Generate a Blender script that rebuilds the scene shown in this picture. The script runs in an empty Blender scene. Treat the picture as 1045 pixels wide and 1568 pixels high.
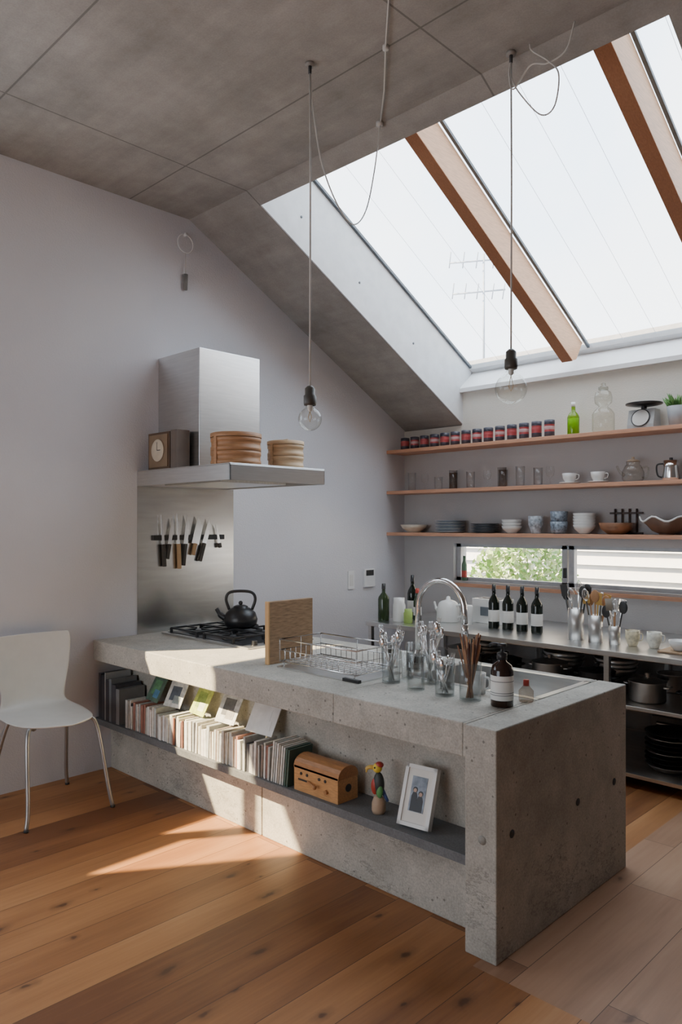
import bpy, bmesh, math, random
from mathutils import Vector, Matrix
random.seed(7)
S = bpy.context.scene

# ------------------------------------------------------------------ materials
_mc = {}
def nodes_of(name):
    m = bpy.data.materials.new(name); m.use_nodes = True
    nt = m.node_tree; b = nt.nodes['Principled BSDF']
    return m, nt, b
def ramp(nt, fac, stops):
    r = nt.nodes.new('ShaderNodeValToRGB'); e = r.color_ramp.elements
    while len(e) < len(stops): e.new(0.5)
    for i, (p, c) in enumerate(stops):
        e[i].position = p; e[i].color = (*c, 1) if len(c) == 3 else c
    nt.links.new(fac, r.inputs[0]); return r.outputs[0]
def mapping(nt, src, scale=(1,1,1), loc=(0,0,0)):
    mp = nt.nodes.new('ShaderNodeMapping'); mp.inputs['Scale'].default_value = scale
    mp.inputs['Location'].default_value = loc
    nt.links.new(src, mp.inputs[0]); return mp.outputs[0]
def noise(nt, vec, scale, detail=4, rough=.55):
    n = nt.nodes.new('ShaderNodeTexNoise'); n.inputs['Scale'].default_value = scale
    n.inputs['Detail'].default_value = detail; n.inputs['Roughness'].default_value = rough
    nt.links.new(vec, n.inputs['Vector']); return n.outputs['Fac']
def math_n(nt, op, a, b=None, c=None):
    n = nt.nodes.new('ShaderNodeMath'); n.operation = op
    for i, v in enumerate((a, b, c)):
        if v is None: continue
        if isinstance(v, (int, float)): n.inputs[i].default_value = v
        else: nt.links.new(v, n.inputs[i])
    return n.outputs[0]
def mixc(nt, fac, a, b, mode='MIX'):
    n = nt.nodes.new('ShaderNodeMix'); n.data_type = 'RGBA'; n.blend_type = mode
    for s, v in ((n.inputs[0], fac), (n.inputs[6], a), (n.inputs[7], b)):
        if isinstance(v, (int, float)): s.default_value = v
        elif isinstance(v, tuple): s.default_value = (*v, 1) if len(v) == 3 else v
        else: nt.links.new(v, s)
    return n.outputs[2]
def bump(nt, b, h, strength=.2, dist=.01):
    n = nt.nodes.new('ShaderNodeBump'); n.inputs['Strength'].default_value = strength
    n.inputs['Distance'].default_value = dist
    nt.links.new(h, n.inputs['Height']); nt.links.new(n.outputs[0], b.inputs['Normal'])
def geo_pos(nt):
    return nt.nodes.new('ShaderNodeNewGeometry').outputs['Position']
def obj_co(nt):
    return nt.nodes.new('ShaderNodeTexCoord').outputs['Object']

def M(name, col, rough=.5, metal=0, var=.12, scale=12, stretch=(1,1,1), bmp=0.0, bs=80):
    if name in _mc: return _mc[name]
    m, nt, b = nodes_of(name)
    co = mapping(nt, obj_co(nt), stretch)
    f = noise(nt, co, scale)
    a = tuple(max(0, c*(1-var)) for c in col); d = tuple(min(1, c*(1+var)) for c in col)
    nt.links.new(ramp(nt, f, [(.3, a), (.7, d)]), b.inputs['Base Color'])
    b.inputs['Roughness'].default_value = rough; b.inputs['Metallic'].default_value = metal
    if bmp: bump(nt, b, noise(nt, co, bs), bmp, .003)
    _mc[name] = m; return m

def glass_mat(name, tint=(.985,.99,.99), edge=(.72,.75,.77), refl=.8):
    if name in _mc: return _mc[name]
    m = bpy.data.materials.new(name); m.use_nodes = True; nt = m.node_tree
    nt.nodes.clear()
    out = nt.nodes.new('ShaderNodeOutputMaterial')
    tr = nt.nodes.new('ShaderNodeBsdfTransparent'); gl = nt.nodes.new('ShaderNodeBsdfGlossy')
    gl.inputs['Roughness'].default_value = .03
    lw = nt.nodes.new('ShaderNodeLayerWeight'); lw.inputs[0].default_value = .35
    p = math_n(nt, 'POWER', lw.outputs['Facing'], 2.5)
    nt.links.new(mixc(nt, p, tint, edge), tr.inputs[0])
    f = math_n(nt, 'MULTIPLY_ADD', p, .5*refl, .05*refl)
    mx = nt.nodes.new('ShaderNodeMixShader')
    nt.links.new(f, mx.inputs[0]); nt.links.new(tr.outputs[0], mx.inputs[1]); nt.links.new(gl.outputs[0], mx.inputs[2])
    nt.links.new(mx.outputs[0], out.inputs[0])
    _mc[name] = m; return m

def concrete(name, c0, c1, pits=True, seams=None, stain=.0, grain=.35, boards=0, lo=.36, hi=.64):
    m, nt, b = nodes_of(name); P = geo_pos(nt)
    n1 = noise(nt, P, 1.6, 6, .6); n2 = noise(nt, P, 7, 8, .6)
    f = math_n(nt, 'MULTIPLY_ADD', n2, .4, math_n(nt, 'MULTIPLY', n1, .6))
    if boards:
        n4 = noise(nt, mapping(nt, P, (.5, 5, 1)), 2.2, 5, .6)
        f = math_n(nt, 'MULTIPLY_ADD', n4, boards, math_n(nt, 'MULTIPLY', f, 1-boards))
    col = ramp(nt, f, [(lo, c0), (hi, c1)])
    n3 = noise(nt, P, 120, 3)
    col = mixc(nt, grain, col, ramp(nt, n3, [(.3, (.25,.25,.25)), (.7, (.75,.75,.75))]), 'OVERLAY')
    if pits:
        v = nt.nodes.new('ShaderNodeTexVoronoi'); v.inputs['Scale'].default_value = 24
        nt.links.new(P, v.inputs['Vector'])
        pm = noise(nt, P, 7, 2)
        lim = math_n(nt, 'MULTIPLY', math_n(nt, 'GREATER_THAN', pm, .5), .13)
        pit = math_n(nt, 'LESS_THAN', v.outputs['Distance'], lim)
        col = mixc(nt, math_n(nt, 'MULTIPLY', pit, .7), col, tuple(c*.35 for c in c0))
        bl = noise(nt, P, 3.1, 5, .7)
        col = mixc(nt, math_n(nt, 'MULTIPLY', math_n(nt, 'GREATER_THAN', bl, .60), .14), col, tuple(c*.5 for c in c0))
    if stain:
        cr = noise(nt, mapping(nt, P, (1.2,1.2,3.0)), 3.2, 10, .75)
        cr = math_n(nt, 'LESS_THAN', math_n(nt, 'ABSOLUTE', math_n(nt, 'SUBTRACT', cr, .5)), .010)
        sp0 = nt.nodes.new('ShaderNodeSeparateXYZ'); nt.links.new(P, sp0.inputs[0])
        msk = math_n(nt, 'GREATER_THAN', noise(nt, P, 2.3, 2), .50)
        low = math_n(nt, 'LESS_THAN', sp0.outputs[2], .34)
        col = mixc(nt, math_n(nt, 'MULTIPLY', math_n(nt, 'MULTIPLY', math_n(nt, 'MULTIPLY', cr, msk), low), stain), col, tuple(c*.45 for c in c0))
    if seams:
        sp = nt.nodes.new('ShaderNodeSeparateXYZ'); nt.links.new(P, sp.inputs[0])
        tot = None
        for ax, val in seams:
            wob = math_n(nt, 'SUBTRACT', sp.outputs[ax], val)
            d = math_n(nt, 'LESS_THAN', math_n(nt, 'ABSOLUTE', wob), .005)
            tot = d if tot is None else math_n(nt, 'MAXIMUM', tot, d)
        col = mixc(nt, math_n(nt, 'MULTIPLY', tot, .6), col, tuple(c*.3 for c in c0))
    nt.links.new(col, b.inputs['Base Color']); b.inputs['Roughness'].default_value = .75
    bump(nt, b, f, .35, .012)
    return m

def plaster(name, c0, c1):
    m, nt, b = nodes_of(name); P = geo_pos(nt)
    n1 = noise(nt, P, 1.2, 3); n2 = noise(nt, P, 90, 3, .7)
    nt.links.new(ramp(nt, n1, [(.3, c0), (.7, c1)]), b.inputs['Base Color'])
    b.inputs['Roughness'].default_value = .85
    bump(nt, b, n2, .5, .006); return m

def planks(name, width, length, stops, dark, knots=True, rw=.34):
    m, nt, b = nodes_of(name); P = geo_pos(nt)
    sp = nt.nodes.new('ShaderNodeSeparateXYZ'); nt.links.new(P, sp.inputs[0])
    cb = nt.nodes.new('ShaderNodeCombineXYZ')
    nt.links.new(math_n(nt, 'ADD', sp.outputs[1], 20), cb.inputs[0]); nt.links.new(math_n(nt, 'ADD', sp.outputs[0], 20), cb.inputs[1])
    br = nt.nodes.new('ShaderNodeTexBrick'); nt.links.new(cb.outputs[0], br.inputs['Vector'])
    br.inputs['Scale'].default_value = 1; br.inputs['Brick Width'].default_value = length
    br.inputs['Row Height'].default_value = width; br.inputs['Mortar Size'].default_value = .0016
    br.inputs['Mortar Smooth'].default_value = .2
    br.inputs['Color1'].default_value = (0,0,0,1); br.inputs['Color2'].default_value = (1,1,1,1)
    br.inputs['Mortar'].default_value = (.5,.5,.5,1); br.offset = .37
    rnd = nt.nodes.new('ShaderNodeSeparateColor'); nt.links.new(br.outputs['Color'], rnd.inputs[0]); r = rnd.outputs[0]
    row = math_n(nt, 'FLOOR', math_n(nt, 'DIVIDE', math_n(nt, 'ADD', sp.outputs[0], 20), width))
    off = nt.nodes.new('ShaderNodeCombineXYZ')
    nt.links.new(math_n(nt, 'MULTIPLY', r, 7.3), off.inputs[2]); nt.links.new(math_n(nt, 'MULTIPLY', row, 1.73), off.inputs[1])
    va = nt.nodes.new('ShaderNodeVectorMath'); va.operation = 'ADD'
    nt.links.new(P, va.inputs[0]); nt.links.new(off.outputs[0], va.inputs[1])
    V = va.outputs[0]
    g1 = noise(nt, mapping(nt, V, (6, .7, 1)), 1.3, 5, .55)
    g2 = noise(nt, mapping(nt, V, (38, 1.6, 1)), 2.0, 4, .6)
    g3 = noise(nt, mapping(nt, V, (3, 1.2, 1)), 1.0, 3, .5)
    f = math_n(nt, 'ADD', math_n(nt, 'MULTIPLY', g1, .50), math_n(nt, 'MULTIPLY', g2, .20))
    f = math_n(nt, 'ADD', f, math_n(nt, 'MULTIPLY', g3, .18))
    f = math_n(nt, 'ADD', f, math_n(nt, 'MULTIPLY', math_n(nt, 'SUBTRACT', r, .5), rw))
    col = ramp(nt, f, stops)
    if knots:
        v = nt.nodes.new('ShaderNodeTexVoronoi'); v.inputs['Scale'].default_value = 1.0
        nz = nt.nodes.new('ShaderNodeTexNoise'); nz.inputs['Scale'].default_value = 16
        nt.links.new(V, nz.inputs['Vector'])
        vv = nt.nodes.new('ShaderNodeVectorMath'); vv.operation = 'MULTIPLY_ADD'
        nt.links.new(nz.outputs['Color'], vv.inputs[0]); vv.inputs[1].default_value = (.22,.22,0)
        mpv = mapping(nt, P, (7.0, 3.2, 0)); nt.links.new(mpv, vv.inputs[2])
        v.voronoi_dimensions = '2D'
        nt.links.new(vv.outputs[0], v.inputs['Vector'])
        vr = nt.nodes.new('ShaderNodeSeparateColor'); nt.links.new(v.outputs['Color'], vr.inputs[0])
        dd = math_n(nt, 'DIVIDE', v.outputs['Distance'], math_n(nt, 'MULTIPLY_ADD', vr.outputs[1], .9, .35))
        k = ramp(nt, dd, [(.05, (1,1,1)), (.10, (.38,.38,.38)), (.24, (0,0,0))])
        kk = nt.nodes.new('ShaderNodeSeparateColor'); nt.links.new(k, kk.inputs[0])
        sel = math_n(nt, 'GREATER_THAN', vr.outputs[0], .70)
        col = mixc(nt, math_n(nt, 'MULTIPLY', math_n(nt, 'MULTIPLY', kk.outputs[0], sel), .8), col, dark)
    col = mixc(nt, math_n(nt, 'MULTIPLY', br.outputs['Fac'], .8), col, tuple(c*.5 for c in dark))
    nt.links.new(col, b.inputs['Base Color'])
    b.inputs['Roughness'].default_value = .45
    bump(nt, b, math_n(nt, 'SUBTRACT', math_n(nt, 'MULTIPLY', g2, .12), br.outputs['Fac']), .3, .003)
    return m

WALL = plaster('wall_plaster', (.605,.61,.65), (.665,.67,.705))
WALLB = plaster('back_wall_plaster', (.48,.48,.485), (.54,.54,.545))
WALLU = plaster('upper_wall_plaster', (.64,.62,.56), (.68,.66,.60))
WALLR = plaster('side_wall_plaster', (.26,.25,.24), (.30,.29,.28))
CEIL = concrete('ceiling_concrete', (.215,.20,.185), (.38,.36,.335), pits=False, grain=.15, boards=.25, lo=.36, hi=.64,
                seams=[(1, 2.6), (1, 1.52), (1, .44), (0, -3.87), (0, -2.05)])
CONC = concrete('island_concrete', (.33,.315,.275), (.51,.485,.43), stain=.6, lo=.38, hi=.62)
CONCD = concrete('shelf_concrete', (.11,.115,.12), (.17,.175,.18), pits=False)
FLOOR = planks('floor_planks', .185, 2.6, [(.22, (.19,.072,.026)), (.42, (.34,.145,.052)), (.60, (.47,.22,.085)), (.8, (.60,.34,.155))], (.06,.022,.01), rw=.46)
FLOORK = planks('kitchen_planks', .30, 1.4, [(.2, (.25,.13,.075)), (.45, (.40,.23,.14)), (.75, (.52,.33,.21))], (.13,.065,.04), rw=.26)
WHITE = M('white_paint', (.74,.75,.76), .5, var=.03)
SKYFRAME = M('skylight_lining', (.62,.64,.66), .6, var=.06)
STEEL = M('stainless_steel', (.68,.68,.67), .28, 1, var=.06, scale=6, stretch=(1,1,14))
STEELB = M('brushed_steel', (.62,.61,.59), .36, 1, var=.1, scale=4, stretch=(1,14,1))
CHROME = M('chrome', (.8,.8,.8), .12, 1, var=.02)
BLACK = M('black_enamel', (.018,.018,.02), .35, var=.2)
BLACKM = M('matte_black', (.03,.03,.03), .6, var=.2)
GASKET = M('grey_gasket', (.12,.14,.16), .6)
WOODS = M('shelf_wood', (.55,.29,.18), .5, var=.16, scale=5, stretch=(2,30,30))
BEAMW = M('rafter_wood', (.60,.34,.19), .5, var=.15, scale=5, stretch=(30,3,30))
BEAMD = M('rafter_wood_shaded', (.33,.14,.065), .55, var=.15, scale=5, stretch=(30,3,30))  # darker copy of the rafter wood, underside shade painted into its colour
BAMBOO = M('bamboo', (.40,.20,.09), .5, var=.2, scale=8, stretch=(2,2,18))
BAMBOOL = M('bamboo_light', (.60,.43,.26), .5, var=.15, scale=8, stretch=(2,2,18))
BOARD = M('board_wood', (.34,.22,.125), .55, var=.3, scale=6, stretch=(1,3,20))
BOARDE = M('board_edge_wood', (.60,.37,.17), .55, var=.1, scale=6)
GLASS = glass_mat('clear_glass', (.97,.98,.98), (.6,.64,.66), 1.0)
GLASSF = glass_mat('thin_clear_glass')
BULB = glass_mat('bulb_glass', (.96,.96,.94), (.55,.55,.52), 1.0)
PANE = glass_mat('window_glass', (.95,.97,.98), (.85,.9,.93), .35)
GREENG = glass_mat('green_glass', (.55,.75,.15), (.3,.45,.05))
CERW = M('white_ceramic', (.72,.72,.70), .25, var=.03)
CERG = M('grey_ceramic', (.35,.37,.39), .35, var=.08)
CERD = M('dark_ceramic', (.07,.075,.085), .35, var=.1)
AMBER = M('dark_amber_glass', (.025,.012,.008), .08, var=.2)
WINE = M('wine_bottle_glass', (.008,.012,.008), .08, var=.2)
LABEL = M('paper_label', (.75,.74,.70), .7, var=.04)
CREAM = M('chair_shell', (.66,.66,.63), .4, var=.03)
CABLE = M('pendant_cable', (.50,.48,.45), .6)
RED = M('red_plastic', (.45,.05,.035), .4)
GREEN = M('leaf_green', (.09,.22,.05), .5, var=.4)
TAN = M('orange_wood', (.55,.29,.12), .45, var=.2, scale=8, stretch=(3,20,20))
TAND = M('orange_wood_dark', (.42,.20,.08), .45, var=.2, scale=8, stretch=(3,20,20))
YEL = M('yellow_paint', (.75,.55,.06), .5)

# ------------------------------------------------------------------ builder
class B:
    def __init__(s, name, bevel=0.0):
        s.name = name; s.v = []; s.f = []; s.mi = []; s.sm = []; s.mats = []; s.T = Matrix.Identity(4); s.bevel = bevel
    def add(s, vs, fs, mat, smooth=False):
        o = len(s.v)
        if mat not in s.mats: s.mats.append(mat)
        k = s.mats.index(mat)
        s.v += [s.T @ Vector(v) for v in vs]
        for f in fs: s.f.append([i+o for i in f]); s.mi.append(k); s.sm.append(smooth)
        return s
    def box(s, a, b, mat, R=None):
        x0,y0,z0 = a; x1,y1,z1 = b
        vs = [(x0,y0,z0),(x1,y0,z0),(x1,y1,z0),(x0,y1,z0),(x0,y0,z1),(x1,y0,z1),(x1,y1,z1),(x0,y1,z1)]
        if R is not None: vs = [R @ Vector(v) for v in vs]
        return s.add(vs, [(0,3,2,1),(4,5,6,7),(0,1,5,4),(1,2,6,5),(2,3,7,6),(3,0,4,7)], mat)
    def prism(s, poly, x0, x1, mat):   # poly in (y,z), extruded along x
        n = len(poly)
        vs = [(x0,y,z) for y,z in poly] + [(x1,y,z) for y,z in poly]
        fs = [tuple(range(n)), tuple(reversed(range(n, 2*n)))]
        for i in range(n):
            j = (i+1) % n; fs.append((i, i+n, j+n, j))
        return s.add(vs, fs, mat)
    def lathe(s, c, prof, mat, seg=24, axis=None):
        cx,cy,cz = c; vs = []; fs = []
        n = len(prof)
        for r, z in prof:
            for k in range(seg):
                t = 2*math.pi*k/seg
                vs.append(Vector((r*math.cos(t), r*math.sin(t), z)))
        if axis is not None:
            q = Vector((0,0,1)).rotation_difference(Vector(axis).normalized())
            vs = [q @ v for v in vs]
        vs = [(v.x+cx, v.y+cy, v.z+cz) for v in vs]
        for i in range(n-1):
            for k in range(seg):
                k2 = (k+1) % seg
                fs.append((i*seg+k, i*seg+k2, (i+1)*seg+k2, (i+1)*seg+k))
        return s.add(vs, fs, mat, True)
    def cyl(s, p0, p1, r0, mat, r1=None, seg=16):
        p0 = Vector(p0); p1 = Vector(p1); r1 = r0 if r1 is None else r1
        L = (p1-p0).length
        return s.lathe(p0, [(0,0),(r0,0),(r0,0),(r1,L),(r1,L),(0,L)], mat, seg, p1-p0)
    def sphere(s, c, r, mat, sc=(1,1,1), seg=20, rings=12):
        vs=[];fs=[]
        for i in range(rings+1):
            ph = math.pi*i/rings
            for k in range(seg):
                t = 2*math.pi*k/seg
                vs.append((c[0]+r*sc[0]*math.sin(ph)*math.cos(t), c[1]+r*sc[1]*math.sin(ph)*math.sin(t), c[2]-r*sc[2]*math.cos(ph)))
        for i in range(rings):
            for k in range(seg):
                k2=(k+1)%seg; fs.append((i*seg+k,i*seg+k2,(i+1)*seg+k2,(i+1)*seg+k))
        return s.add(vs,fs,mat,True)
    def tube(s, pts, r, mat, seg=8, closed=False):
        pts = [Vector(p) for p in pts]; n = len(pts); vs = []; fs = []
        prev = None
        for i, p in enumerate(pts):
            a = pts[i-1] if (i > 0 or closed) else p
            b = pts[(i+1) % n] if (i < n-1 or closed) else p
            t = (b-a).normalized()
            if prev is None:
                u = t.cross(Vector((0,0,1)))
                if u.length < .05: u = t.cross(Vector((1,0,0)))
            else:
                u = prev - t*prev.dot(t)
                if u.length < 1e-4: u = t.cross(Vector((.3,1,0)))
            u.normalize(); prev = u; w = t.cross(u)
            rr = r[i] if isinstance(r, (list,tuple)) else r
            for k in range(seg):
                g = 2*math.pi*k/seg
                vs.append(p + u*(rr*math.cos(g)) + w*(rr*math.sin(g)))
        for i in range(n if closed else n-1):
            i2 = (i+1) % n
            for k in range(seg):
                k2=(k+1)%seg; fs.append((i*seg+k, i*seg+k2, i2*seg+k2, i2*seg+k))
        if not closed:
            fs.append(tuple(reversed(range(seg)))); fs.append(tuple(range((n-1)*seg, n*seg)))
        return s.add(vs, fs, mat, True)
    def ring(s, c, r, t, mat, axis=(0,0,1), seg=28):
        q = Vector((0,0,1)).rotation_difference(Vector(axis).normalized())
        pts = [Vector(c) + q @ Vector((r*math.cos(2*math.pi*k/seg), r*math.sin(2*math.pi*k/seg), 0)) for k in range(seg)]
        return s.tube(pts, t, mat, 6, True)
    def done(s, recentre=True, solid=None):
        me = bpy.data.meshes.new(s.name)
        o0 = Vector((0,0,0))
        if recentre and s.v:
            xs=[v.x for v in s.v]; ys=[v.y for v in s.v]; zs=[v.z for v in s.v]
            o0 = Vector(((min(xs)+max(xs))/2,(min(ys)+max(ys))/2,min(zs)))
        me.from_pydata([tuple(v-o0) for v in s.v], [], s.f)
        for m in s.mats: me.materials.append(m)
        for p, k, sm in zip(me.polygons, s.mi, s.sm): p.material_index = k; p.use_smooth = sm
        bm = bmesh.new(); bm.from_mesh(me)
        bmesh.ops.remove_doubles(bm, verts=bm.verts, dist=1e-6) if not s.bevel else None
        bm.to_mesh(me); bm.free()
        o = bpy.data.objects.new(s.name, me); o.location = o0
        S.collection.objects.link(o)
        if s.bevel:
            md = o.modifiers.new('bevel', 'BEVEL'); md.width = s.bevel; md.segments = 2; md.limit_method = 'ANGLE'; md.angle_limit = math.radians(50)
        return o
def catmull(P, n=8):
    P = [Vector(p) for p in P]; out = []
    Q = [P[0]*2-P[1]] + P + [P[-1]*2-P[-2]]
    for i in range(1, len(Q)-2):
        a,b,c,d = Q[i-1],Q[i],Q[i+1],Q[i+2]
        for k in range(n):
            t=k/n; out.append(.5*((2*b)+(c-a)*t+(2*a-5*b+4*c-d)*t*t+(3*b-a-3*c+d)*t*t*t))
    out.append(P[-1]); return out

# ------------------------------------------------------------------ room shell
XL = -4.53; YB = 5.5; XR = 2.5; YF = -3.2
def slope(y): return 3.79 - .5356*(y-3.075)
def gl(y): return 6.026 - .5385*y
wy0, wy1, wz0, wz1 = -.70, 1.35, 1.80, 3.14
b = B('wall_left')
b.box((XL-.2,YF-.2,-.1),(XL,wy0,4.2),WALL)
b.prism([(wy1,-.1),(5.7,-.1),(5.7,slope(5.7)+.25),(3.075,4.05),(wy1,4.05)],XL-.2,XL,WALL)
b.box((XL-.2,wy0,-.1),(XL,wy1,wz0),WALL).box((XL-.2,wy0,wz1),(XL,wy1,4.2),WALL)
b.done(False)
b = B('window_1')
b.box((XL-.12,.03,wz0),(XL-.06,.13,wz1),WHITE)
b.box((XL-.12,wy0,wz0),(XL-.06,.05,2.12),WHITE)  # unseen infill added to trim the sun patch on the floor
for a,c in (((XL-.12,wy0,wz0),(XL-.06,wy0+.03,wz1)),((XL-.12,wy1-.03,wz0),(XL-.06,wy1,wz1)),((XL-.12,wy0,wz0),(XL-.06,wy1,wz0+.03)),((XL-.12,wy0,wz1-.03),(XL-.06,wy1,wz1))):
    b.box(a,c,WHITE)
b.box((XL-.095,wy0,wz0),(XL-.09,wy1,wz1),PANE)
b.done(False)
bx0,bx1,bz0,bz1 = -3.96,-.9,1.10,1.43
b = B('wall_back')
b.box((XL,YB,-.1),(bx0,YB+.2,2.30),WALLB).box((bx1,YB,-.1),(XR+.2,YB+.2,2.30),WALLB)
b.box((bx0,YB,-.1),(bx1,YB+.2,bz0),WALLB).box((bx0,YB,bz1),(bx1,YB+.2,2.30),WALLB)
b.box((XL,YB,2.30),(XR+.2,YB+.2,2.48),WALLU)
b.box((-3.87,YB,2.48),(-1.2,YB+.2,2.765),WALLU)
b.done(False)
b = B('window_2')
fy0,fy1 = YB+.05,YB+.10
GF=M('grey_window_frame',(.45,.47,.5),.5)
for x in (bx0, -2.93, -2.87, -1.9, bx1-.04):
    b.box((x,fy0,bz0),(x+.045,fy1,bz1),GF)
b.box((bx0,fy0,bz1-.03),(bx1,fy1,bz1),GF).box((bx0,fy0,bz0),(bx1,fy1,bz0+.03),GF)
b.box((bx0,fy0+.02,bz0),(bx1,fy0+.024,bz1),PANE)
b.box((-2.905,fy0-.03,1.17),(-2.89,fy0,1.25),BLACKM)
b.done(False)
B('trim_1').box((bx0-.02,YB-.03,bz0-.05),(bx1,YB-.001,bz0-.02),WOODS).done(False)
b = B('wall_right'); b.box((XR,YF-.2,-.1),(XR+.2,6.0,4.4),WALLR); b.done(False)
fx0,fx1,fz0,fz1 = -4.0,-.9,.6,2.6
b = B('wall_front')
b.box((XL-.2,YF-.2,-.1),(fx0,YF,4.4),WALL).box((fx1,YF-.2,-.1),(XR+.2,YF,4.4),WALL)
b.box((fx0,YF-.2,-.1),(fx1,YF,fz0),WALL).box((fx0,YF-.2,fz1),(fx1,YF,4.4),WALL)
b.done(False)
b = B('added_fill_window')  # unseen window added behind the camera to let in fill light
for x in (fx0,-2.47,fx1-.05): b.box((x,YF-.12,fz0),(x+.05,YF-.07,fz1),WHITE)
b.box((fx0,YF-.12,fz0),(fx1,YF-.07,fz0+.05),WHITE).box((fx0,YF-.12,fz1-.05),(fx1,YF-.07,fz1),WHITE)
b.box((fx0,YF-.1,fz0),(fx1,YF-.095,fz1),PANE); b.done(False)
b = B('floor')
b.box((XL-.2,YF-.2,-.1),(XR+.2,2.27,0),FLOOR).box((XL-.2,2.27,-.1),(-1.55,6.0,0),FLOOR).box((-1.55,2.27,-.1),(XR+.2,6.0,0),FLOORK)
b.done(False)
sx0,sx1 = -3.87,-1.2
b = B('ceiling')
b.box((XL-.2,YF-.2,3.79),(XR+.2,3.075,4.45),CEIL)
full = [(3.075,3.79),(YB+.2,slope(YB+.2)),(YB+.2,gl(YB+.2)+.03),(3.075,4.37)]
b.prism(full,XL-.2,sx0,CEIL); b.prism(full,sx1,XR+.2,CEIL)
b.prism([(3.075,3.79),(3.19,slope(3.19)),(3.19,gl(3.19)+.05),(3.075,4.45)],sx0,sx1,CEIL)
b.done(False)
b = B('trim_2')
b.prism([(3.19,slope(3.19)),(YB,slope(YB)),(YB+.14,gl(YB+.14)),(3.19,gl(3.19))],sx0,sx0+.012,SKYFRAME)
b.prism([(YB-.05,2.765),(YB-.05,2.80),(YB+.145,2.962),(YB+.3,2.9),(YB+.3,2.765)],sx0+.012,sx1,WHITE)
for y in (3.55,4.15,4.8): b.cyl((sx0+.012,y,slope(y)+.22),(sx0+.016,y,slope(y)+.22),.009,GASKET)
b.done(False)
b = B('window_4')
b.prism([(3.19,gl(3.19)),(5.66,gl(5.66)),(5.66,gl(5.66)+.006),(3.19,gl(3.19)+.006)],sx0+.012,sx1,PANE)
for x in (sx0+.012,-2.74,-1.565):
    b.prism([(3.19,gl(3.19)-.012),(5.64,gl(5.64)-.012),(5.64,gl(5.64)+.01),(3.19,gl(3.19)+.01)],x,x+.022,GASKET)
b.prism([(5.60,gl(5.60)-.02),(5.66,gl(5.66)-.02),(5.66,gl(5.66)+.02),(5.60,gl(5.60)+.02)],sx0,sx1,SKYFRAME)
WIR=M('glass_wire',(.72,.74,.78),.6)
for x in (-3.55,-3.25,-2.45,-2.2,-1.95,-1.4):
    b.prism([(3.19,gl(3.19)+.007),(5.64,gl(5.64)+.007),(5.64,gl(5.64)+.009),(3.19,gl(3.19)+.009)],x,x+.002,WIR)
b.done(False)
for i,(x0,x1) in enumerate(((-2.835,-2.745),(-1.655,-1.565))):
    b = B('roof_rafter', .004)
    y0,y1 = 3.19,5.43
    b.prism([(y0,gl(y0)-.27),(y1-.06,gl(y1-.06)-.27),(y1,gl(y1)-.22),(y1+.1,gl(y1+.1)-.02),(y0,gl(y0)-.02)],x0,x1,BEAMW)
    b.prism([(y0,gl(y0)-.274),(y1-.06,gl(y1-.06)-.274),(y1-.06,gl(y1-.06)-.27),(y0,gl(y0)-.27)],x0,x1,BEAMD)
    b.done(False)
b = B('skylight_sun_block'); b.box((-6.2,2.75,4.45),(XR,3.0,5.85),WHITE); b.done(False)  # unseen slab added to keep direct sun off the skylight

# ------------------------------------------------------------------ exterior
b = B('exterior_ground'); b.box((-25,5.72,-.3),(10,25,-.12),M('gravel',(.4,.4,.38),.9,bmp=.3)); b.done(False)
b = B('neighbour_house')
SID = M('white_siding',(.62,.615,.62),.7,var=.04)
b.box((-16,9.05,-.12),(3,12,3.85),SID)
z=-.1
while z<3.75:
    b.prism([(9.05,z),(8.94,z),(9.03,z+.16),(9.05,z+.16)],-16,3,SID); z+=.17
b.box((-16.2,8.9,3.85),(3.2,12.2,3.93),M('roof_edge',(.3,.3,.32),.6)); b.done(False)
b = B('tv_antenna')
GR = M('antenna_metal',(.34,.38,.44),.5,.0)
ax,ay=-6.75,10.2
b.cyl((ax,ay,3.93),(ax,ay,5.95),.018,GR)
U=Vector((.7,.7,0)); 
for z,l in ((5.85,.55),(5.35,.5)):
    b.tube([(ax-U.x*l,ay-U.y*l,z-.05),(ax+U.x*l*.7,ay+U.y*l*.7,z+.03)],.014,GR)
    for k in (-1,-.6,-.2,.3,.65):
        p=Vector((ax,ay,z))+U*l*k; b.tube([p+Vector((.06,-.06,.10)),p-Vector((.06,-.06,.10))],.009,GR)
b.done()
b = B('hedge_bush')
LG=[M('leaf_a',(.16,.30,.07),.6,var=.3),M('leaf_b',(.30,.42,.14),.6,var=.3),M('leaf_c',(.45,.52,.30),.6,var=.3)]
for i in range(2600):
    th=random.uniform(0,6.283); ph=math.acos(random.uniform(-1,1)); rr=random.uniform(.55,1)
    c=Vector((-4.20+.62*rr*math.sin(ph)*math.cos(th),7.1+.5*rr*math.sin(ph)*math.sin(th),.98+.62*rr*math.cos(ph)))
    a=Vector((random.gauss(0,1),random.gauss(0,1),random.gauss(0,1))).normalized(); d=a.orthogonal().normalized()
    s_=random.uniform(.03,.055)
    b.add([c-a*s_, c+d*s_*.45, c+a*s_, c-d*s_*.45],[(0,1,2,3)],random.choice(LG))
b.cyl((-4.2,7.1,-.12),(-4.2,7.1,.9),.05,M('bark',(.12,.08,.05),.9))
b.done()

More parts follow.
